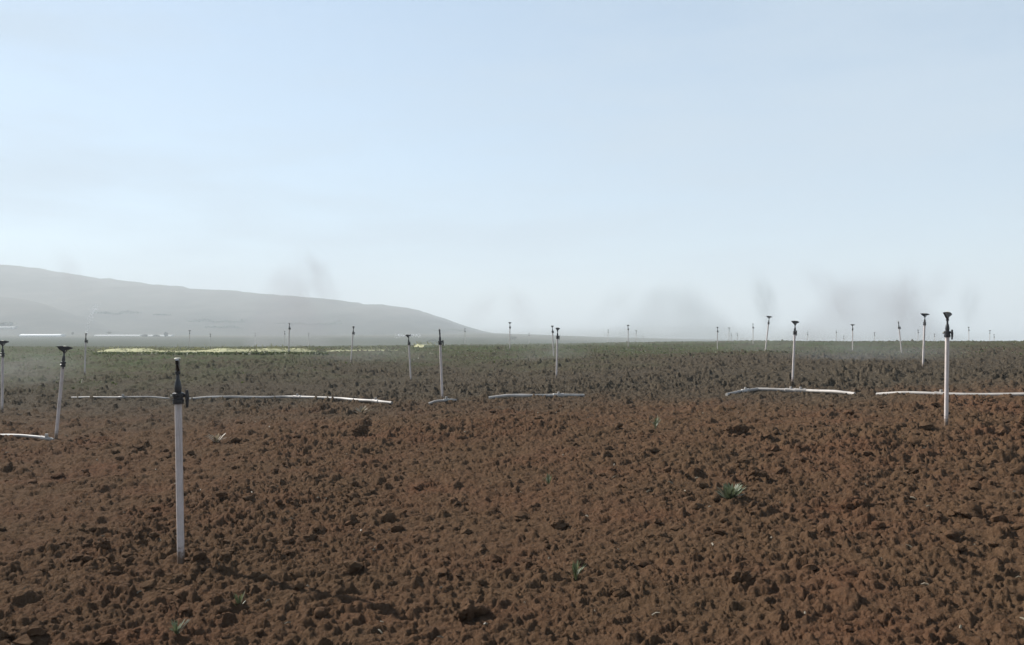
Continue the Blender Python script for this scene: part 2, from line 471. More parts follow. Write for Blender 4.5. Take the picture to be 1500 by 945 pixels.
M_pale_leaf = leaf_material('pale_weed_leaf', (.07, .09, .043), (.13, .15, .085))
M_dry = leaf_material('dry_stalk', (.13, .105, .07), (.26, .22, .155))
M_cover = leaf_material('seedling_leaf', (.045, .066, .022), (.11, .13, .05), 3)
M_straw = simple('straw', (.35, .342, .215), 1.0, 0, .22, .9, 0, 0)
M_bush = leaf_material('bush_leaf', (.02, .028, .015), (.045, .055, .03), 1.0)
M_bark = simple('bark', (.09, .07, .05), .9)
M_sheet = simple('white_sheeting', (.70, .70, .68), .5, 0, .05, .3)
M_wall = simple('pale_wall', (.55, .54, .52), .8, 0, .1, 1)
M_frame = simple('dark_opening', (.06, .06, .065), .7)
M_water = None
def water_material():
    m, nt, out = new_mat('water_drops')
    b = N(nt, 'ShaderNodeBsdfDiffuse'); b.inputs[0].default_value = (.9, .92, .94, 1)
    t = N(nt, 'ShaderNodeBsdfTranslucent'); t.inputs[0].default_value = (.9, .92, .94, 1)
    mx = N(nt, 'ShaderNodeMixShader'); mx.inputs[0].default_value = .5
    L(nt, b.outputs[0], mx.inputs[1]); L(nt, t.outputs[0], mx.inputs[2]); L(nt, mx.outputs[0], out.inputs[0]); return m
M_water = water_material()

# ------------------------------------------------------------------ ground sheet
def grid_mesh(name, X, Y, Z, mat, wrap=False, smooth=True):
    nr, nc = X.shape
    v = np.stack([X, Y, Z], -1).reshape(-1, 3).astype(np.float32)
    i = np.arange(nr - 1)[:, None]; cc = nc if wrap else nc - 1
    j = np.arange(cc)[None, :]; j2 = (j + 1) % nc
    q = np.stack([i * nc + j, i * nc + j2, (i + 1) * nc + j2, (i + 1) * nc + j], -1).reshape(-1, 4).astype(np.int32)
    m = bpy.data.meshes.new(name)
    m.vertices.add(len(v)); m.vertices.foreach_set('co', v.ravel())
    m.loops.add(q.size); m.loops.foreach_set('vertex_index', q.ravel())
    m.polygons.add(len(q)); m.polygons.foreach_set('loop_start', np.arange(0, q.size, 4, dtype=np.int32))
    m.polygons.foreach_set('use_smooth', np.ones(len(q), bool) if smooth else np.zeros(len(q), bool))
    m.update(calc_edges=True); m.validate()
    m.materials.append(mat)
    o = bpy.data.objects.new(name, m); COL.objects.link(o); return o

ph = np.concatenate([np.linspace(-180, -60, 60, endpoint=False), np.linspace(-60, -37, 110, endpoint=False),
                     np.linspace(-37, 37, 1150, endpoint=False), np.linspace(37, 60, 110, endpoint=False), np.linspace(60, 180, 60, endpoint=False)])
ph = np.radians(ph)
rr = np.concatenate([np.geomspace(.02, 2.2, 40, endpoint=False), np.geomspace(2.2, 90, 1300, endpoint=False), np.geomspace(90, 3300, 110)])
RRg, PH = np.meshgrid(rr, ph, indexing='ij')
GX, GY = RRg * np.sin(PH), RRg * np.cos(PH)
GZ = base_z(GX, GY) + detail(GX, GY) + 6 * vnoise(GX * .004, GY * .004, 77) * sstep(500, 1500, RRg) * 0.4
# flip so that the normals point up
ground = grid_mesh('ground', GX[:, ::-1], GY[:, ::-1], GZ[:, ::-1], M_ground, wrap=True)
tag(ground, 'ploughed brown field running out into a hazy plain', kind='structure')
del RRg, PH, GX, GY, GZ

# ------------------------------------------------------------------ hill
px_c = np.linspace(-1500, 800, 260)
D = np.linspace(640, 2000, 150)
PX, DD = np.meshgrid(px_c, D, indexing='ij')
RX = [-1500, -900, -400, 0, 100, 200, 300, 400, 500, 560, 600, 650, 690, 720, 760, 800]
RY = [350, 340, 356, 388, 401, 415, 426, 433, 440, 447, 454, 466, 480, 488, 494, 500]
yr = np.interp(PX, RX, RY)
for _ in range(3):
    yr[1:-1] = (yr[:-2] + yr[1:-1] * 2 + yr[2:]) / 4
top_z = CAMZ - (yr - YH) / F * 1300
foot = -2.0
t = sstep(650, 1300, DD)
t = np.where(DD < 1300, t * .75 + .25 * np.clip((DD - 650) / 650, 0, 1), 1 - .7 * sstep(1300, 2000, DD))
hz = foot + (top_z - foot) * t
# lower shoulder in front, at the left
sh = CAMZ - (np.interp(PX, [-1500, -500, -200, 0, 60, 130, 190, 800], [425, 420, 428, 436, 446, 470, 492, 500]) - YH) / F * 880
bell = np.exp(-((DD - 880) / 150) ** 2)
hz = np.maximum(hz, hz * (1 - bell) + sh * bell)
HXw, HYw = (PX - 750) / F * DD, DD
hz = hz + (fbm(HXw * .012, HYw * .006, 51, 4) * 5 + fbm(HXw * .045, HYw * .03, 61, 3) * 3.2) * sstep(650, 800, DD) * np.clip(t + .1, 0, 1) * np.clip((top_z - foot) / 40, 0, 1)
hill = grid_mesh('hill', HXw, HYw, hz, M_hill)
tag(hill, 'long bare grey brown hill sloping down to the right in the haze', kind='structure')
def hill_point(px, py):
    """nearest point of the hill seen through that pixel"""
    i = int(np.argmin(np.abs(px_c - px)))
    e = YH - (hz[i] - CAMZ) / D * F
    k = int(np.argmax(e <= py)) if (e <= py).any() else int(np.argmin(e))
    return Vector(((px - 750) / F * D[k], D[k], hz[i][k]))

# ------------------------------------------------------------------ loose clods
def clod_mesh(mb, c, r, seed, v=ICO1, f=ICO1F):
    rr_ = np.random.default_rng(seed)
    a = rr_.uniform(-1, 1, (4, 3))
    p = v.copy()
    s = 1 + .22 * np.sin(p @ a[0] * 3 + a[1][0] * 5) + .16 * np.sin(p @ a[1] * 6 + a[2][1] * 5) + .10 * np.sin(p @ a[2] * 11) + rr_.normal(0, .05, len(p))
    p = p * s[:, None] * np.array([r * rr_.uniform(.85, 1.35), r * rr_.uniform(.8, 1.2), r * rr_.uniform(.55, .85)])
    an = rr_.uniform(0, 6.28); ca, sa = math.cos(an), math.sin(an)
    p = np.stack([p[:, 0] * ca - p[:, 1] * sa, p[:, 0] * sa + p[:, 1] * ca, p[:, 2]], -1) + np.array(c)
    mb.add(p.tolist(), f)
mb = MB()
cnt = 4200
rad = np.exp(rng.uniform(math.log(2.6), math.log(14), cnt))
ang = np.radians(rng.uniform(-41, 41, cnt))
cx, cy = rad * np.sin(ang), rad * np.cos(ang)
keep = vnoise(cx * .5, cy * .5, 91) + rng.uniform(-.3, .3, cnt) > -.05
cx, cy, rad = cx[keep], cy[keep], rad[keep]
cz = base_z(cx, cy) + detail(cx, cy)
for k in range(len(cx)):
    r = (.007 + .026 * rnd.random() ** 3) * (1 + rad[k] / 13)
    clod_mesh(mb, (cx[k], cy[k], cz[k] + r * .25), r, k, ICO0 if r < .016 else ICO1, ICO0F if r < .016 else ICO1F)
o = mb.build('loose_soil_crumbs', M_clod)
tag(o, 'loose lumps and crumbs of brown soil lying all over the ploughed field', 'soil crumbs', kind='stuff')
# large clods one can point at: (px, py, width px, label)
BIG = [
 (690, 895, 52, 'big dark crumbly clod at the bottom of the picture, left of centre'),
 (1086, 846, 36, 'big reddish-dark blocky clod in the lower right, below the pale green weed'),
 (1109, 700, 28, 'dark rounded clod just to the right of the large pale green weed'),
 (1252, 738, 34, 'brown knobbly clod on open soil below the bright upright riser, nearer the weed'),
 (1412, 752, 40, 'dark clod with a trailing shadow below the bright upright riser at right'),
 (45, 935, 44, 'dark lumpy clod in the bottom left corner of the field'),
 (528, 633, 24, 'dark clod in the upper soil just below the left pipe end'),
 (905, 862, 30, 'dark clod lying to the right of the small green seedling with white flecks'),
 (152, 806, 26, 'small dark clod to the left of the foot of the nearest riser'),
 (820, 766, 24, 'dark clod above the small green seedling with white flecks'),
 (1080, 634, 30, 'dark red clod in the upper soil between pipe and pale green weed'),
]
for k, (px, py, w, lab) in enumerate(BIG):
    q = hit(px, py)
    r = w / F * q.y / 2 * .85
    mb = MB(); clod_mesh(mb, (0, 0, 0), r, 900 + k, ICO3, ICO3F)
    o = mb.build('soil_clod', M_clod)
    o.location = (q.x, q.y, gzd(q.x, q.y) + r * .28)
    tag(o, lab, 'soil clod', 'large clods lying on the ploughed field')
# straw bits
mb = MB()
cnt = 240
rad = np.exp(rng.uniform(math.log(2.8), math.log(24), cnt)); ang = np.radians(rng.uniform(-38, 38, cnt))
cx, cy = rad * np.sin(ang), rad * np.cos(ang)
cz = base_z(cx, cy) + detail(cx, cy)
for k in range(cnt):
    l = rnd.uniform(.012, .045); a = rnd.uniform(0, 6.28); w = rnd.uniform(.0018, .0045) * (1 + rad[k] / 12)
    d = Vector((math.cos(a), math.sin(a), rnd.uniform(-.2, .5))) * l
    mb.tube([(cx[k], cy[k], cz[k] + .006), Vector((cx[k], cy[k], cz[k] + .012)) + d * .5, Vector((cx[k], cy[k], cz[k] + .006)) + d], [w, w * 1.1, w * .6], 4)
o = mb.build('straw_litter', M_dry)
tag(o, 'short pale bits of straw and stone strewn over the brown soil', 'straw litter', kind='stuff')

# ------------------------------------------------------------------ sprinklers
def make_sprinkler():
    root = empty('sprinkler', (0, 0, 0))
    L0 = HS - .285
    m = MB(); m.lathe([(.023, -.22), (.023, L0)], 16); m.build('riser_pole', M_pole, root)
    m = MB(); m.lathe([(.027, L0 - .02), (.036, L0 - .016), (.036, L0 + .012), (.031, L0 + .016), (.031, L0 + .03), (.038, L0 + .034), (.038, L0 + .052), (.024, L0 + .058)], 14)
    cpl = m.build('coupling', M_black, root)
    m = MB()
    m.tube([(0, -.02, L0 + .035), (0, -.05, L0 + .04)], .013, 8)
    m.tube([(0, -.055, L0 - .045), (0, -.056, L0 + .02), (0, -.054, L0 + .072)], [.008, .013, .010], 8)
    m.build('valve_lever', M_dark, cpl)
    m = MB(); m.tube([(0, .03, L0 + .03), (0, .05, L0 + .034)], [.009, .013], 8); m.build('clamp_bolt', M_cream, cpl)
    m = MB(); m.lathe([(.021, L0 + .056), (.024, L0 + .085), (.019, L0 + .125), (.012, L0 + .145), (.011, L0 + .178), (.018, L0 + .182), (.018, L0 + .198), (.011, L0 + .2)], 14)
    m.build('swivel_body', M_black, root)
    # bow frame and head
    z = L0 + .195
    hd = MB()
    hd.tube([(.0, 0, z), (-.032, 0, z + .022), (-.036, 0, z + .055), (-.012, 0, z + .078), (.014, 0, z + .078), (.038, 0, z + .052), (.03, 0, z + .02), (.0, 0, z)], .0085, 8)
    hd.tube([(.0, 0, z - .01), (0, 0, z + .07)], .011, 8)
    head = hd.build('sprinkler_head', M_black, root)
    m = MB(); m.tube([(0, 0, z + .012), (-.04, 0, z + .032), (-.082, 0, z + .056)], [.015, .012, .008], 10); m.build('nozzle', M_black, head)
    # impact arm: wide wedge across the top, thicker towards the hub
    m = MB()
    y = .010
    prof = [(-.112, z + .078), (-.06, z + .088), (.05, z + .088), (.105, z + .072), (.105, z + .06), (.03, z + .03), (-.02, z + .026), (-.085, z + .058)]
    k = len(prof)
    m.add([(a, -y, b) for a, b in prof] + [(a, y, b) for a, b in prof],
          [tuple(range(k)), tuple(reversed(range(k, 2 * k)))] + [(i, i + k, (i + 1) % k + k, (i + 1) % k) for i in range(k)])
    m.build('impact_arm', M_black, head, smooth=False)
    m = MB(); m.lathe([(.006, z + .082), (.021, z + .083), (.022, z + .089), (.014, z + .094), (.004, z + .095)], 12); m.build('spring_cap', M_cream, head)
    return root
proto = make_sprinkler()
first = True
def place(b, t, rz, label):
    global first
    rz = rz - math.degrees(math.atan2(b.x, b.y))
    o = proto if first else copy_tree(proto)
    first = False
    o.location = b
    v = t - b
    o.rotation_mode = 'QUATERNION'
    o.rotation_quaternion = Vector((0, 0, 1)).rotation_difference(v.normalized()) @ Quaternion((0, 0, 1), R(rz))
    s = v.length / HS
    o.scale = (s, s, s)
    tag(o, label, 'sprinkler', 'sprinklers on thin risers standing across the field')
    return o
for (b, t, rz, lab) in seen_pts: place(b, t, rz, lab)
for k, (px, py, d0, d1, lab) in enumerate(FAR):
    best = None
    d0, d1 = 44, 44 + (d1 - 44) * .7
    for d in np.linspace(d0, d1, 60):
        tp = P(px, py, d)
        g = gz(tp.x, tp.y)
        e = abs((tp.z - g) / HS - 1)
        if best is None or e < best[0]: best = (e, tp, g)
    _, tp, g = best
    h_ = min(max(tp.z - g, HS * .85), HS * 1.2)
    lean = rnd.uniform(-.05, .05)
    place(Vector((tp.x + lean, tp.y, tp.z - h_)), tp, rnd.uniform(0, 180), lab)

# ------------------------------------------------------------------ irrigation pipes
def pipe(pts, rad, label, coup=(), sink0=True, sink1=True):
    w = [hit(x, y) for x, y in pts]
    a = w[0]
    root = empty('irrigation_pipe', (a.x, a.y, a.z))
    dense = []
    for i in range(len(w) - 1):
        nseg = 10
        for j in range(nseg):
            q = w[i].lerp(w[i + 1], j / nseg); dense.append(q)
    dense.append(w[-1])
    for i, q in enumerate(dense):
        g = gz(q.x, q.y)
        lift = .030
        e = min(i if sink0 else 99, (len(dense) - 1 - i) if sink1 else 99)
        if e < 4: lift -= (4 - e) * .007
        q.z = g + lift + .008 * math.sin(i * .35 + a.x)
    m = MB(); m.tube([q - a for q in dense], rad, 12); m.build('pipe_body', M_pipe, root)
    for c in coup:
        i = min(max(int(c * (len(dense) - 1)), 1), len(dense) - 2)
        d = (dense[i + 1] - dense[i - 1]).normalized()
        q = dense[i] - a
        m = MB(); m.tube([q - d * .11, q - d * .10, q - d * .04, q + d * .04, q + d * .10, q + d * .11], [rad * 1.05, rad * 1.4, rad * 1.25, rad * 1.25, rad * 1.4, rad * 1.05], 12)
        m.tube([q, q + Vector((0, 0, .07))], [.026, .022], 8)
        m.build('pipe_coupling', M_pipe, root)
    return tag(root, label, 'irrigation pipe', 'white pipes lying across the field')
pipe([(272, 585), (350, 584), (420, 583.5), (500, 586), (574, 591)], .028, 'long white pipe running right from behind the nearest riser', (.55, .93))
pipe([(105, 583), (180, 584), (250, 584)], .018, 'faint dirty pipe between the leaning left riser and the nearest riser', (.5,))
pipe([(716, 583), (780, 582), (856, 580)], .031, 'short bright pipe lying alone at the centre, below the close pair', (.75,))
pipe([(1064, 578), (1110, 573), (1180, 574), (1252, 578)], .031, 'bumpy arched white pipe in front of the mushroom-headed riser', (.22, .58, .66))
pipe([(1284, 578), (1390, 580), (1510, 581)], .028, 'straight white pipe passing behind the bright upright riser at right', (.45,), True, False)
pipe([(-30, 640), (30, 642), (78, 644)], .022, 'short white pipe at the left edge ending at the leaning riser', (.9,), False, True)
pipe([(628, 591), (650, 590), (668, 586)], .022, 'stub of pale pipe poking out at the foot of the narrow upright sprinkler', (.6,))

# ------------------------------------------------------------------ weeds
def weed(px, py, hpx, wpx, nl, mat, label, name='weed', cat='weed'):
    q = hit(px, py)
    k = q.y / F
    h_, w_ = hpx * k, wpx * k
    root = empty(name, (q.x, q.y, gzd(q.x, q.y) - .01))
    m = MB()
    for i in range(nl):
        a = rnd.uniform(0, 6.28); out = rnd.uniform(.25, 1) * w_ / 2; up = h_ * rnd.uniform(.45, 1.05)
        wd = rnd.uniform(.10, .2) * max(h_, w_) * .36
        c, s = math.cos(a), math.sin(a)
        r = []
        sta = rnd.uniform(0, .35) * h_
        for t_, ww in ((0, .35), (.3, .9), (.6, 1), (.85, .6), (1, .08)):
            p = Vector((c * out * t_ ** .8, s * out * t_ ** .8, sta + (up - sta) * (t_ * 1.35 - .45 * t_ * t_)))
            r.append((p - Vector((-s, c, .25)) * wd * ww * .5, p + Vector((-s, c, -.25)) * wd * ww * .5))
        v = [x for pr in r for x in pr]
        m.add(v, [(2 * j, 2 * j + 1, 2 * j + 3, 2 * j + 2) for j in range(4)])
    m.build('leaves', mat, root)
    m = MB(); m.tube([(0, 0, -.03), (.004, .003, h_ * .4), (0, .005, h_ * .75)], [.006, .005, .003], 6); m.build('stem', M_leaf, root)
    return tag(root, label, cat, 'small plants on the ploughed field')
weed(843, 838, 34, 36, 34, M_leaf, 'small green seedling with white-flecked leaves right of the big dark clod')
weed(350, 893, 28, 26, 28, M_leaf, 'compact green seedling with upright leaves right of the nearest riser foot')
weed(258, 932, 24, 42, 30, M_pale_leaf, 'low spreading grey-green weed at the bottom, below the nearest riser')
weed(1070, 728, 30, 54, 95, M_pale_leaf, 'largest bushy pale green weed, on the right half of the soil')
weed(960, 624, 22, 24, 24, M_pale_leaf, 'small faint green weed just below the pipe, between centre and right')
weed(803, 708, 18, 28, 18, M_pale_leaf, 'sparse grey-green sprout in the middle of the brown soil')
weed(318, 648, 16, 46, 20, M_dry, 'flat dry straw-coloured tuft in the upper soil right of the nearest riser', 'dry_tuft', 'dry tuft')
weed(530, 604, 14, 40, 18, M_dry, 'dry pale tuft just below the right end of the left pipe', 'dry_tuft', 'dry tuft')

# seedling cover further out
mb = MB()
cnt = 17000
rad = np.exp(rng.uniform(math.log(17), math.log(88), cnt)); ang = np.radians(rng.uniform(-42, 42, cnt))
cx, cy = rad * np.sin(ang), rad * np.cos(ang)
dens = sstep(22, 54, rad - cx * .3 + 34 * fbm(cx * .09, cy * .09, 71, 3)) * .95
keep = rng.uniform(0, 1, cnt) < dens
cx, cy, rad = cx[keep], cy[keep], rad[keep]
cz = base_z(cx, cy) + detail(cx, cy)
for k in range(len(cx)):
    s = rnd.uniform(.03, .085)
    for j in range(3):
        a = rnd.uniform(0, 6.28); c_, s_ = math.cos(a), math.sin(a)
        p = Vector((cx[k], cy[k], cz[k] - .01)); w = s * rnd.uniform(.3, .55)
        tip = p + Vector((c_ * s * .8, s_ * s * .8, s))
        md = p + Vector((c_ * s * .35, s_ * s * .35, s * .65))
        mb.add([p, md + Vector((-s_, c_, 0)) * w, tip, md - Vector((-s_, c_, 0)) * w], [(0, 1, 2, 3)])
for k in range(900):
    q = hit(135 + 345 * rnd.random() ** .9, 517.3 + rnd.random() * 2.2)
    x_, y_, g_ = q.x, q.y, q.z; s = rnd.uniform(.05, .13)
    for j in range(3):
        a = rnd.uniform(0, 6.28); c_, s_ = math.cos(a), math.sin(a)
        p = Vector((x_, y_, g_ - .03)); w = s * rnd.uniform(.3, .5)
        md = p + Vector((c_ * s * .35, s_ * s * .35, s * .65))
        mb.add([p, md + Vector((-s_, c_, 0)) * w, p + Vector((c_ * s * .8, s_ * s * .8, s)), md - Vector((-s_, c_, 0)) * w], [(0, 1, 2, 3)])
o = mb.build('seedling_cover', M_cover, smooth=False)
tag(o, 'thin green cover of seedlings and weeds on the farther field', 'seedlings', kind='stuff')

# ------------------------------------------------------------------ straw strip and mound
def straw_bank(name, pts, hgt, dep, nst, thick=1.0):
    w = [hit(x, y) for x, y in pts]
    dense = []
    for i in range(len(w) - 1):
        for j in range(40): dense.append(w[i].lerp(w[i + 1], j / 40))
    a = w[0]
    mb = MB()
    nn = len(dense)
    for i, q in enumerate(dense):
        env = min(1, i / 14, (nn - 1 - i) / 14)
        hh = hgt * env * max(.42, .72 + .9 * float(fbm(np.array([q.x * .33]), np.array([q.y * .33]), 83, 3)[0]))
        g = gz(q.x, q.y)
        for k in range(9):
            t_ = k / 8
            bump = rnd.uniform(-.012, .012)
            mb.v.append((q.x - a.x, q.y - a.y + (t_ - .5) * dep, g - a.z - .04 + hh * math.sin(math.pi * t_) ** .7 + bump))
        if i:
            o0, o1 = (i - 1) * 9, i * 9
            for k in range(8): mb.f.append((o0 + k, o1 + k, o1 + k + 1, o0 + k + 1))
    for _ in range(nst):
        i = rnd.randrange(nn); q = dense[i]
        env = min(1, i / 14, (nn - 1 - i) / 14)
        g = gz(q.x, q.y) - a.z
        p = Vector((q.x - a.x + rnd.uniform(-.1, .1), q.y - a.y + rnd.uniform(-.45, .3) * dep, g + rnd.uniform(.02, .9) * hgt * env))
        d = Vector((rnd.uniform(-1, 1), rnd.uniform(-1, .3), rnd.uniform(-.2, .8))).normalized() * rnd.uniform(.12, .3)
        n_ = d.cross(Vector((0, 1, .3))).normalized() * .012 * thick
        mb.add([p - n_, p + n_, p + d + n_, p + d - n_], [(0, 1, 2, 3)])
    o = mb.build(name, M_straw); o.location = a
    return o
o = straw_bank('straw_strip', [(135, 515), (200, 515), (260, 515.5), (330, 516), (400, 515), (470, 514.5)], .20, 1.5, 420)
tag(o, 'pale yellow strip of dry straw along the far edge of the field, left', 'straw strip', 'dry straw at the field edge')
o = straw_bank('straw_strip', [(470, 514), (530, 514), (590, 513)], .10, .9, 60)
tag(o, 'thin faint continuation of the straw strip towards the centre', 'straw strip', 'dry straw at the field edge')
o = straw_bank('straw_mound', [(606, 508), (622, 508.5), (640, 508)], .30, 1.2, 40)
tag(o, 'little cream straw mound between two sprinkler risers at mid field', 'straw mound', 'dry straw at the field edge')

# ------------------------------------------------------------------ far buildings, bushes, hedges
def long_house(px0, px1, py, hpx, Y, label, bright=True):
    a, b = P(px0, py, Y), P(px1, py, Y)
    k = Y / F
    ln = b.x - a.x; h_ = hpx * k; dp = 7.0
    z0 = a.z - 1.5 if Y > 640 else min(gz(a.x, Y), a.z)
    root = empty('polytunnel', ((a.x + b.x) / 2, Y, a.z))
    m = MB(); m.box((0, dp / 2, (h_ * .62 + z0 - a.z) / 2), (ln, dp, h_ * .62 - (z0 - a.z))); m.build('wall', M_sheet if bright else M_wall, root, smooth=False)
    m = MB()
    n_ = 10
    v = []
    for s in (-1, 1):
        for i in range(n_ + 1):
            q = math.pi * i / n_
            v.append((s * (ln / 2 + .15), dp / 2 - math.cos(q) * (dp / 2 + .12), h_ * .62 + .01 + math.sin(q) * h_ * .38))
    f = [(i, i + 1, n_ + 2 + i, n_ + 1 + i) for i in range(n_)] + [tuple(range(n_ + 1)), tuple(reversed(range(n_ + 1, 2 * n_ + 2)))]
    m.add(v, f); m.build('roof', M_sheet if bright else M_wall, root)
    for t_ in (-.32, .38):
        m = MB(); m.box((ln * t_, -.03, h_ * .27), (1.3, .08, h_ * .5)); m.build('door', M_frame, root, smooth=False)
    return tag(root, label, 'polytunnel', 'long low pale sheds on the plain')
long_house(28, 88, 497, 7.5, 560, 'bright white long low tunnel at the foot of the hill, far left')
long_house(138, 204, 495, 4.5, 600, 'thin greyish long tunnel right of the bright white one', False)
long_house(216, 250, 496, 5.5, 590, 'short pale tunnel beside far bushes, left of the nearest riser', False)
long_house(-8, 20, 481, 2.5, hill_point(6, 481).y, 'small pale shed cut by the left picture edge at the hill foot', False)

def bush(c, r, h_, label, name='bush', cat='bush', seed=0, row=0.0, group='bushes and hedges on the plain and hill'):
    rr_ = random.Random(seed)
    root = empty(name, c)
    m = MB()
    nl = int(150 + 9 * row)
    for i in range(nl):
        u = Vector((rr_.gauss(0, 1), rr_.gauss(0, 1), rr_.gauss(0, 1))).normalized() * rr_.random() ** .4
        ox = rr_.uniform(-row / 2, row / 2)
        hh = h_ * (.65 + .5 * math.sin(ox * .21 + seed) * math.sin(ox * .083 + 2 * seed))
        p = Vector((u.x * r + ox, u.y * r, hh * .58 + u.z * hh * .45))
        s = rr_.uniform(.12, .26) * max(r, hh * .7)
        e1 = Vector((rr_.gauss(0, 1), rr_.gauss(0, 1), rr_.gauss(0, 1))).normalized() * s
        e2 = e1.cross(Vector((rr_.gauss(0, 1), rr_.gauss(0, 1), rr_.gauss(0, 1)))).normalized() * s * .8
        m.add([p - e1, p - e2, p + e1, p + e2], [(0, 1, 2, 3)])
    m.build('foliage', M_bush, root, smooth=False)
    m = MB()
    for k in range(1 + int(row / 12)):
        x = -row / 2 + 12 * k if row else 0
        m.tube([(x, 0, -.6), (x, 0, h_ * .5)], [.16, .06], 6)
    m.build('trunk', M_bark, root)
    return tag(root, label, cat, group)
for k, (px, py, wpx, hpx, Y, lab) in enumerate([
    (212, 496, 9, 10, 575, 'round grey bush at the left end of the short pale tunnel'),
    (229, 494, 10, 12, 585, 'taller grey bush standing just over the short pale tunnel'),
    (243, 494, 6, 8, 580, 'small grey bush at the right end of the short pale tunnel'),
    (634, 503, 14, 8, 300, 'dark low bush just left of the narrow upright sprinkler head'),
    (752, 499, 10, 7, 420, 'faint low bush on the plain, left of the close pair'),
    (850, 495, 8, 3.5, 900, 'small dark bush on the low skyline right of the close pair'),
    (160, 489, 7, 6, 620, 'tiny bush over the thin greyish tunnel'),
    (106, 490, 4, 9, 580, 'narrow upright bush between the bright white tunnel and the jet')]):
    q = P(px, py, Y); kk = Y / F
    bush(Vector((q.x, q.y, q.z)), wpx / 2 * kk, hpx * kk, lab, seed=k + 3)
for k, (px0, px1, py, hpx, lab) in enumerate([
    (138, 205, 461, 4, 'dark hedge line on the hill above the thin greyish tunnel'),
    (226, 248, 464, 2.5, 'short faint hedge on the hill right of the dark hedge line'),
    (276, 358, 474, 4, 'long dark hedge low on the hill right of the nearest riser'),
    (380, 500, 477, 3, 'faint stretched hedge low on the hill at the faint tall riser'),
    (300, 350, 481, 3, 'short grey hedge below the long dark hedge on the hill'),
    (0, 20, 479, 4, 'dark hedge at the left picture edge low on the hill'),
    (610, 680, 487, 3, 'faint hedge at the right foot of the hill')]):
    q = hill_point((px0 + px1) / 2, py)
    kk = q.y / F
    bush(q, 3.0, hpx * kk * 1.5, lab, 'hedge', 'hedge', seed=40 + k, row=(px1 - px0) * kk)

# ------------------------------------------------------------------ water jets
def jet(o, dirs, n_, label, v0=9.5, grav=9.8, T=.8, size=.012, el=38):
    mb = MB()
    for az in dirs:
        ca, sa = math.cos(R(az)), math.sin(R(az)); ce, se = math.cos(R(el)), math.sin(R(el))
        for i in range(n_):
            t_ = T * rnd.random() ** 1.1
            v = v0 * rnd.uniform(.9, 1.0)
            sc_ = .02 + .10 * t_
            p = Vector((ca * ce * v * t_ + rnd.gauss(0, sc_), sa * ce * v * t_ + rnd.gauss(0, sc_), se * v * t_ - .5 * grav * t_ * t_ + rnd.gauss(0, sc_)))
            s = size * rnd.uniform(.5, 1.2)
            mb.add((ICO0 * s + np.array(p)).tolist(), ICO0F)
    ob = mb.build('water_jet', M_water); ob.location = o
    return tag(ob, label, 'water jet', 'water thrown by the sprinklers')
def top_of(k): return seen_pts[k][1]
jet(top_of(10) - Vector((0, 0, .06)), [75], 260, 'thin whitish water jet curving up from the riser left of the straw strip', 4.6, 9.8, .42, .008, 76)
jet(top_of(5) - Vector((0, 0, .05)), [20, 165], 90, 'two little water spurts left and right of the short riser by the straw mound', 3.5, 9.8, .12, .008, 12)
jet(top_of(8) - Vector((0, 0, .05)), [10, 170], 60, 'faint water spurts around the head of the leaning misty riser', 3.0, 9.8, .12, .008, 18)

# ------------------------------------------------------------------ drifting spray
def spray(px, py, Y, wpx, hpx, dep, dens, col, label, tilt=0.0, nscale=2.2, contrast=(.35, .7), shell=False):
    q = P(px, py, Y); k = Y / F
    m = MB(); m.add(ICO3.tolist(), ICO3F)
    o = m.build('water_spray', mist_material('spray_mist', dens, col, nscale, contrast, shell=shell))
    o.location = q; o.scale = (wpx / 2 * k, dep / 2, hpx / 2 * k); o.rotation_euler = (0, R(tilt), 0)
    return tag(o, label, 'spray cloud', 'water spray drifting over the field')
GREY, BLUE, VIO = (.38, .40, .39), (.40, .435, .455), (.41, .405, .43)
spray(1120, 442, 62, 44, 128, 4, .36, BLUE, 'narrow grey plume of spray above the leaning misty riser', -14)
spray(1326, 438, 62, 50, 136, 4, .34, VIO, 'violet-grey plume of spray left of the bright upright riser', 7)
spray(1421, 446, 70, 28, 100, 4, .26, BLUE, 'thin grey plume of spray right of the bright upright riser', 0)
spray(466, 408, 75, 58, 140, 5, .22, VIO, 'slanting plume of spray standing over the middle of the hill', -30)
spray(420, 488, 75, 150, 260, 9, .10, VIO, 'faint arched veil beside the slanting plume over the hill', 0, 1.6, (.34, .60), True)
spray(704, 452, 80, 50, 110, 6, .075, VIO, 'faint wisp of spray leaning right where the hill runs out', 42)
spray(762, 450, 80, 56, 110, 6, .085, VIO, 'faint wisp of spray leaning left above the low skyline', -38)
spray(900, 446, 90, 64, 130, 8, .055, BLUE, 'pale greenish wisp of spray rising over the skyline right of centre', 44)
spray(985, 497, 90, 260, 210, 14, .075, BLUE, 'broad pale greenish dome of spray over the skyline right of centre', 0, 1.6, (.34, .62), True)
spray(1215, 428, 100, 46, 150, 10, .08, VIO, 'thin slanting wisp of spray behind the T-shaped head', -40)
spray(1270, 497, 100, 300, 240, 16, .07, VIO, 'wide thin dome of spray behind the T-shaped head', 0, 1.6, (.34, .62), True)
spray(1365, 430, 90, 36, 130, 7, .10, VIO, 'thin wisp of spray just over the wide flat head', 24)
spray(100, 400, 80, 40, 120, 6, .12, VIO, 'very faint wisp of spray above the hill at far left', -16)
spray(30, 538, 22, 240, 84, 6, .135, GREY, 'grey veil of mist hiding the foot of the left-edge sprinkler', 0)
spray(540, 522, 32, 300, 60, 8, .075, GREY, 'low grey-green veil of mist over the field below the hill', 0)
spray(750, 500, 60, 1900, 70, 50, .033, GREY, 'thin wide veil of spray over the whole far field', 0)
spray(800, 520, 32, 170, 60, 8, .065, GREY, 'low veil of mist around the feet of the close pair', 0)
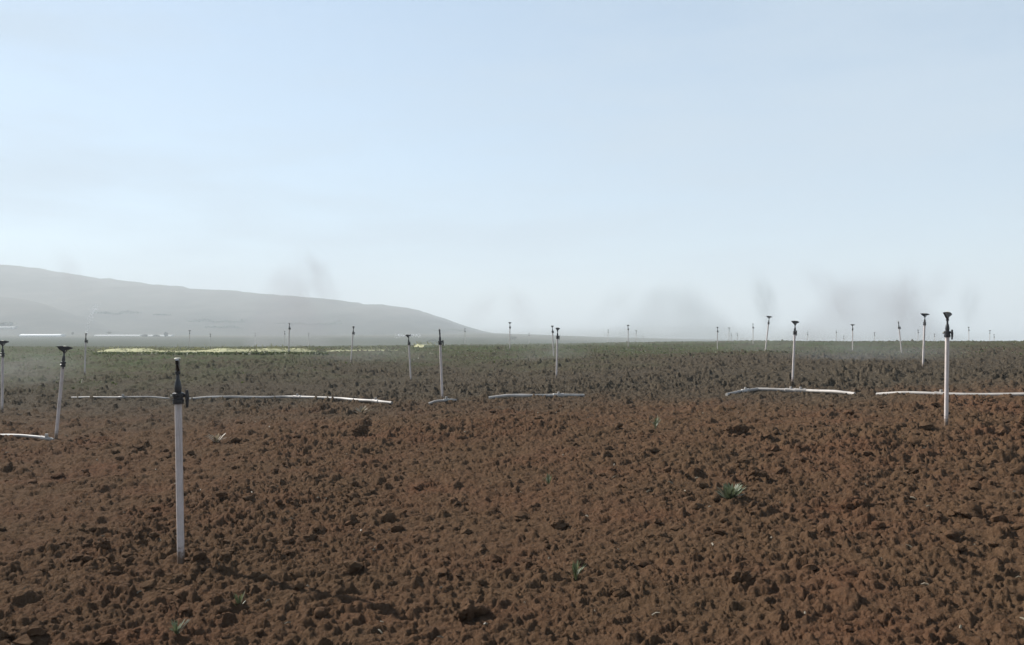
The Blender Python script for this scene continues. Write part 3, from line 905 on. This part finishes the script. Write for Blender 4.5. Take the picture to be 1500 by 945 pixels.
spray(1115, 508, 35, 150, 46, 8, .085, GREY, 'pale veil of mist over the foot of the leaning misty riser', 0)
spray(1265, 518, 25, 330, 70, 8, .10, BLUE, 'bluish veil of mist between the mushroom head and the wide flat head', 0)

# ------------------------------------------------------------------ haze
m, nt, out = new_mat('air_haze')
v = N(nt, 'ShaderNodeVolumePrincipled'); v.inputs['Color'].default_value = (.70, .755, .79, 1)
v.inputs['Density'].default_value = .0008; v.inputs['Anisotropy'].default_value = .05
L(nt, v.outputs[0], out.inputs['Volume'])
mb = MB(); mb.box((0, 0, 66), (6900, 6900, 168)); hz_o = mb.build('haze', m, smooth=False)
tag(hz_o, 'pale haze lying over the whole plain', kind='stuff')

# ------------------------------------------------------------------ light, sky, camera
SUN_AZ, SUN_EL = -56, 34     # left of the view direction, in front of the camera
w = bpy.data.worlds.new('World'); scene.world = w; w.use_nodes = True
nt = w.node_tree; nt.nodes.clear()
sky = nt.nodes.new('ShaderNodeTexSky'); sky.sky_type = 'NISHITA'; sky.sun_disc = False
sky.sun_elevation = R(SUN_EL); sky.sun_rotation = R(SUN_AZ)
sky.air_density = 1.0; sky.dust_density = 0.4; sky.ozone_density = 1.5; sky.altitude = 900
bg = nt.nodes.new('ShaderNodeBackground'); bg.inputs['Strength'].default_value = .090
ow = nt.nodes.new('ShaderNodeOutputWorld')
hs = nt.nodes.new('ShaderNodeHueSaturation'); hs.inputs['Saturation'].default_value = .85; hs.inputs['Hue'].default_value = .490
nt.links.new(sky.outputs[0], hs.inputs['Color']); 
# thin milky cirrus veil over the blue
tcw = nt.nodes.new('ShaderNodeTexCoord'); mpw = nt.nodes.new('ShaderNodeMapping'); mpw.inputs['Scale'].default_value = (1.0, 1.0, 5.0); mpw.inputs['Rotation'].default_value = (0, .12, 0)
nt.links.new(tcw.outputs['Generated'], mpw.inputs[0])
sxw = nt.nodes.new('ShaderNodeSeparateXYZ'); nt.links.new(tcw.outputs['Generated'], sxw.inputs[0])
vf = math_(nt, 'MULTIPLY', mrange(nt, noise(nt, mpw.outputs[0], 2.6, 5, .55), .32, .68, .54, .86), mrange(nt, sxw.outputs['Z'], .25, .75, 1.0, .2))
veil = mix(nt, vf, hs.outputs[0], (3.25, 3.95, 4.7))
nt.links.new(veil, bg.inputs[0]); nt.links.new(bg.outputs[0], ow.inputs[0])
sd = bpy.data.lights.new('sun', 'SUN'); sd.energy = 5.0; sd.angle = R(.5); sd.color = (1, .95, .88)
so = bpy.data.objects.new('sun', sd); COL.objects.link(so)
dv = Vector((math.sin(R(SUN_AZ)) * math.cos(R(SUN_EL)), math.cos(R(SUN_AZ)) * math.cos(R(SUN_EL)), math.sin(R(SUN_EL))))
so.rotation_euler = (-dv).to_track_quat('-Z', 'Y').to_euler(); so.location = (0, 0, 60)
cam = bpy.data.cameras.new('camera'); cam.sensor_width = 36; cam.lens = 36 * F / 1500; cam.clip_end = 20000; cam.clip_start = .05
co = bpy.data.objects.new('camera', cam); COL.objects.link(co)
co.location = (0, 0, CAMZ); co.rotation_euler = (math.pi / 2 + PITCH, 0, 0)
scene.camera = co
scene.render.engine = 'CYCLES'
cy = scene.cycles
cy.max_bounces = 5; cy.diffuse_bounces = 2; cy.glossy_bounces = 2; cy.transmission_bounces = 3; cy.volume_bounces = 1; cy.transparent_max_bounces = 12
cy.use_denoising = True
cy.volume_step_rate = 1.5; cy.volume_max_steps = 256
vs = scene.view_settings
vs.view_transform = 'Standard'; vs.look = 'None'; vs.exposure = 1.0; vs.gamma = 1.0
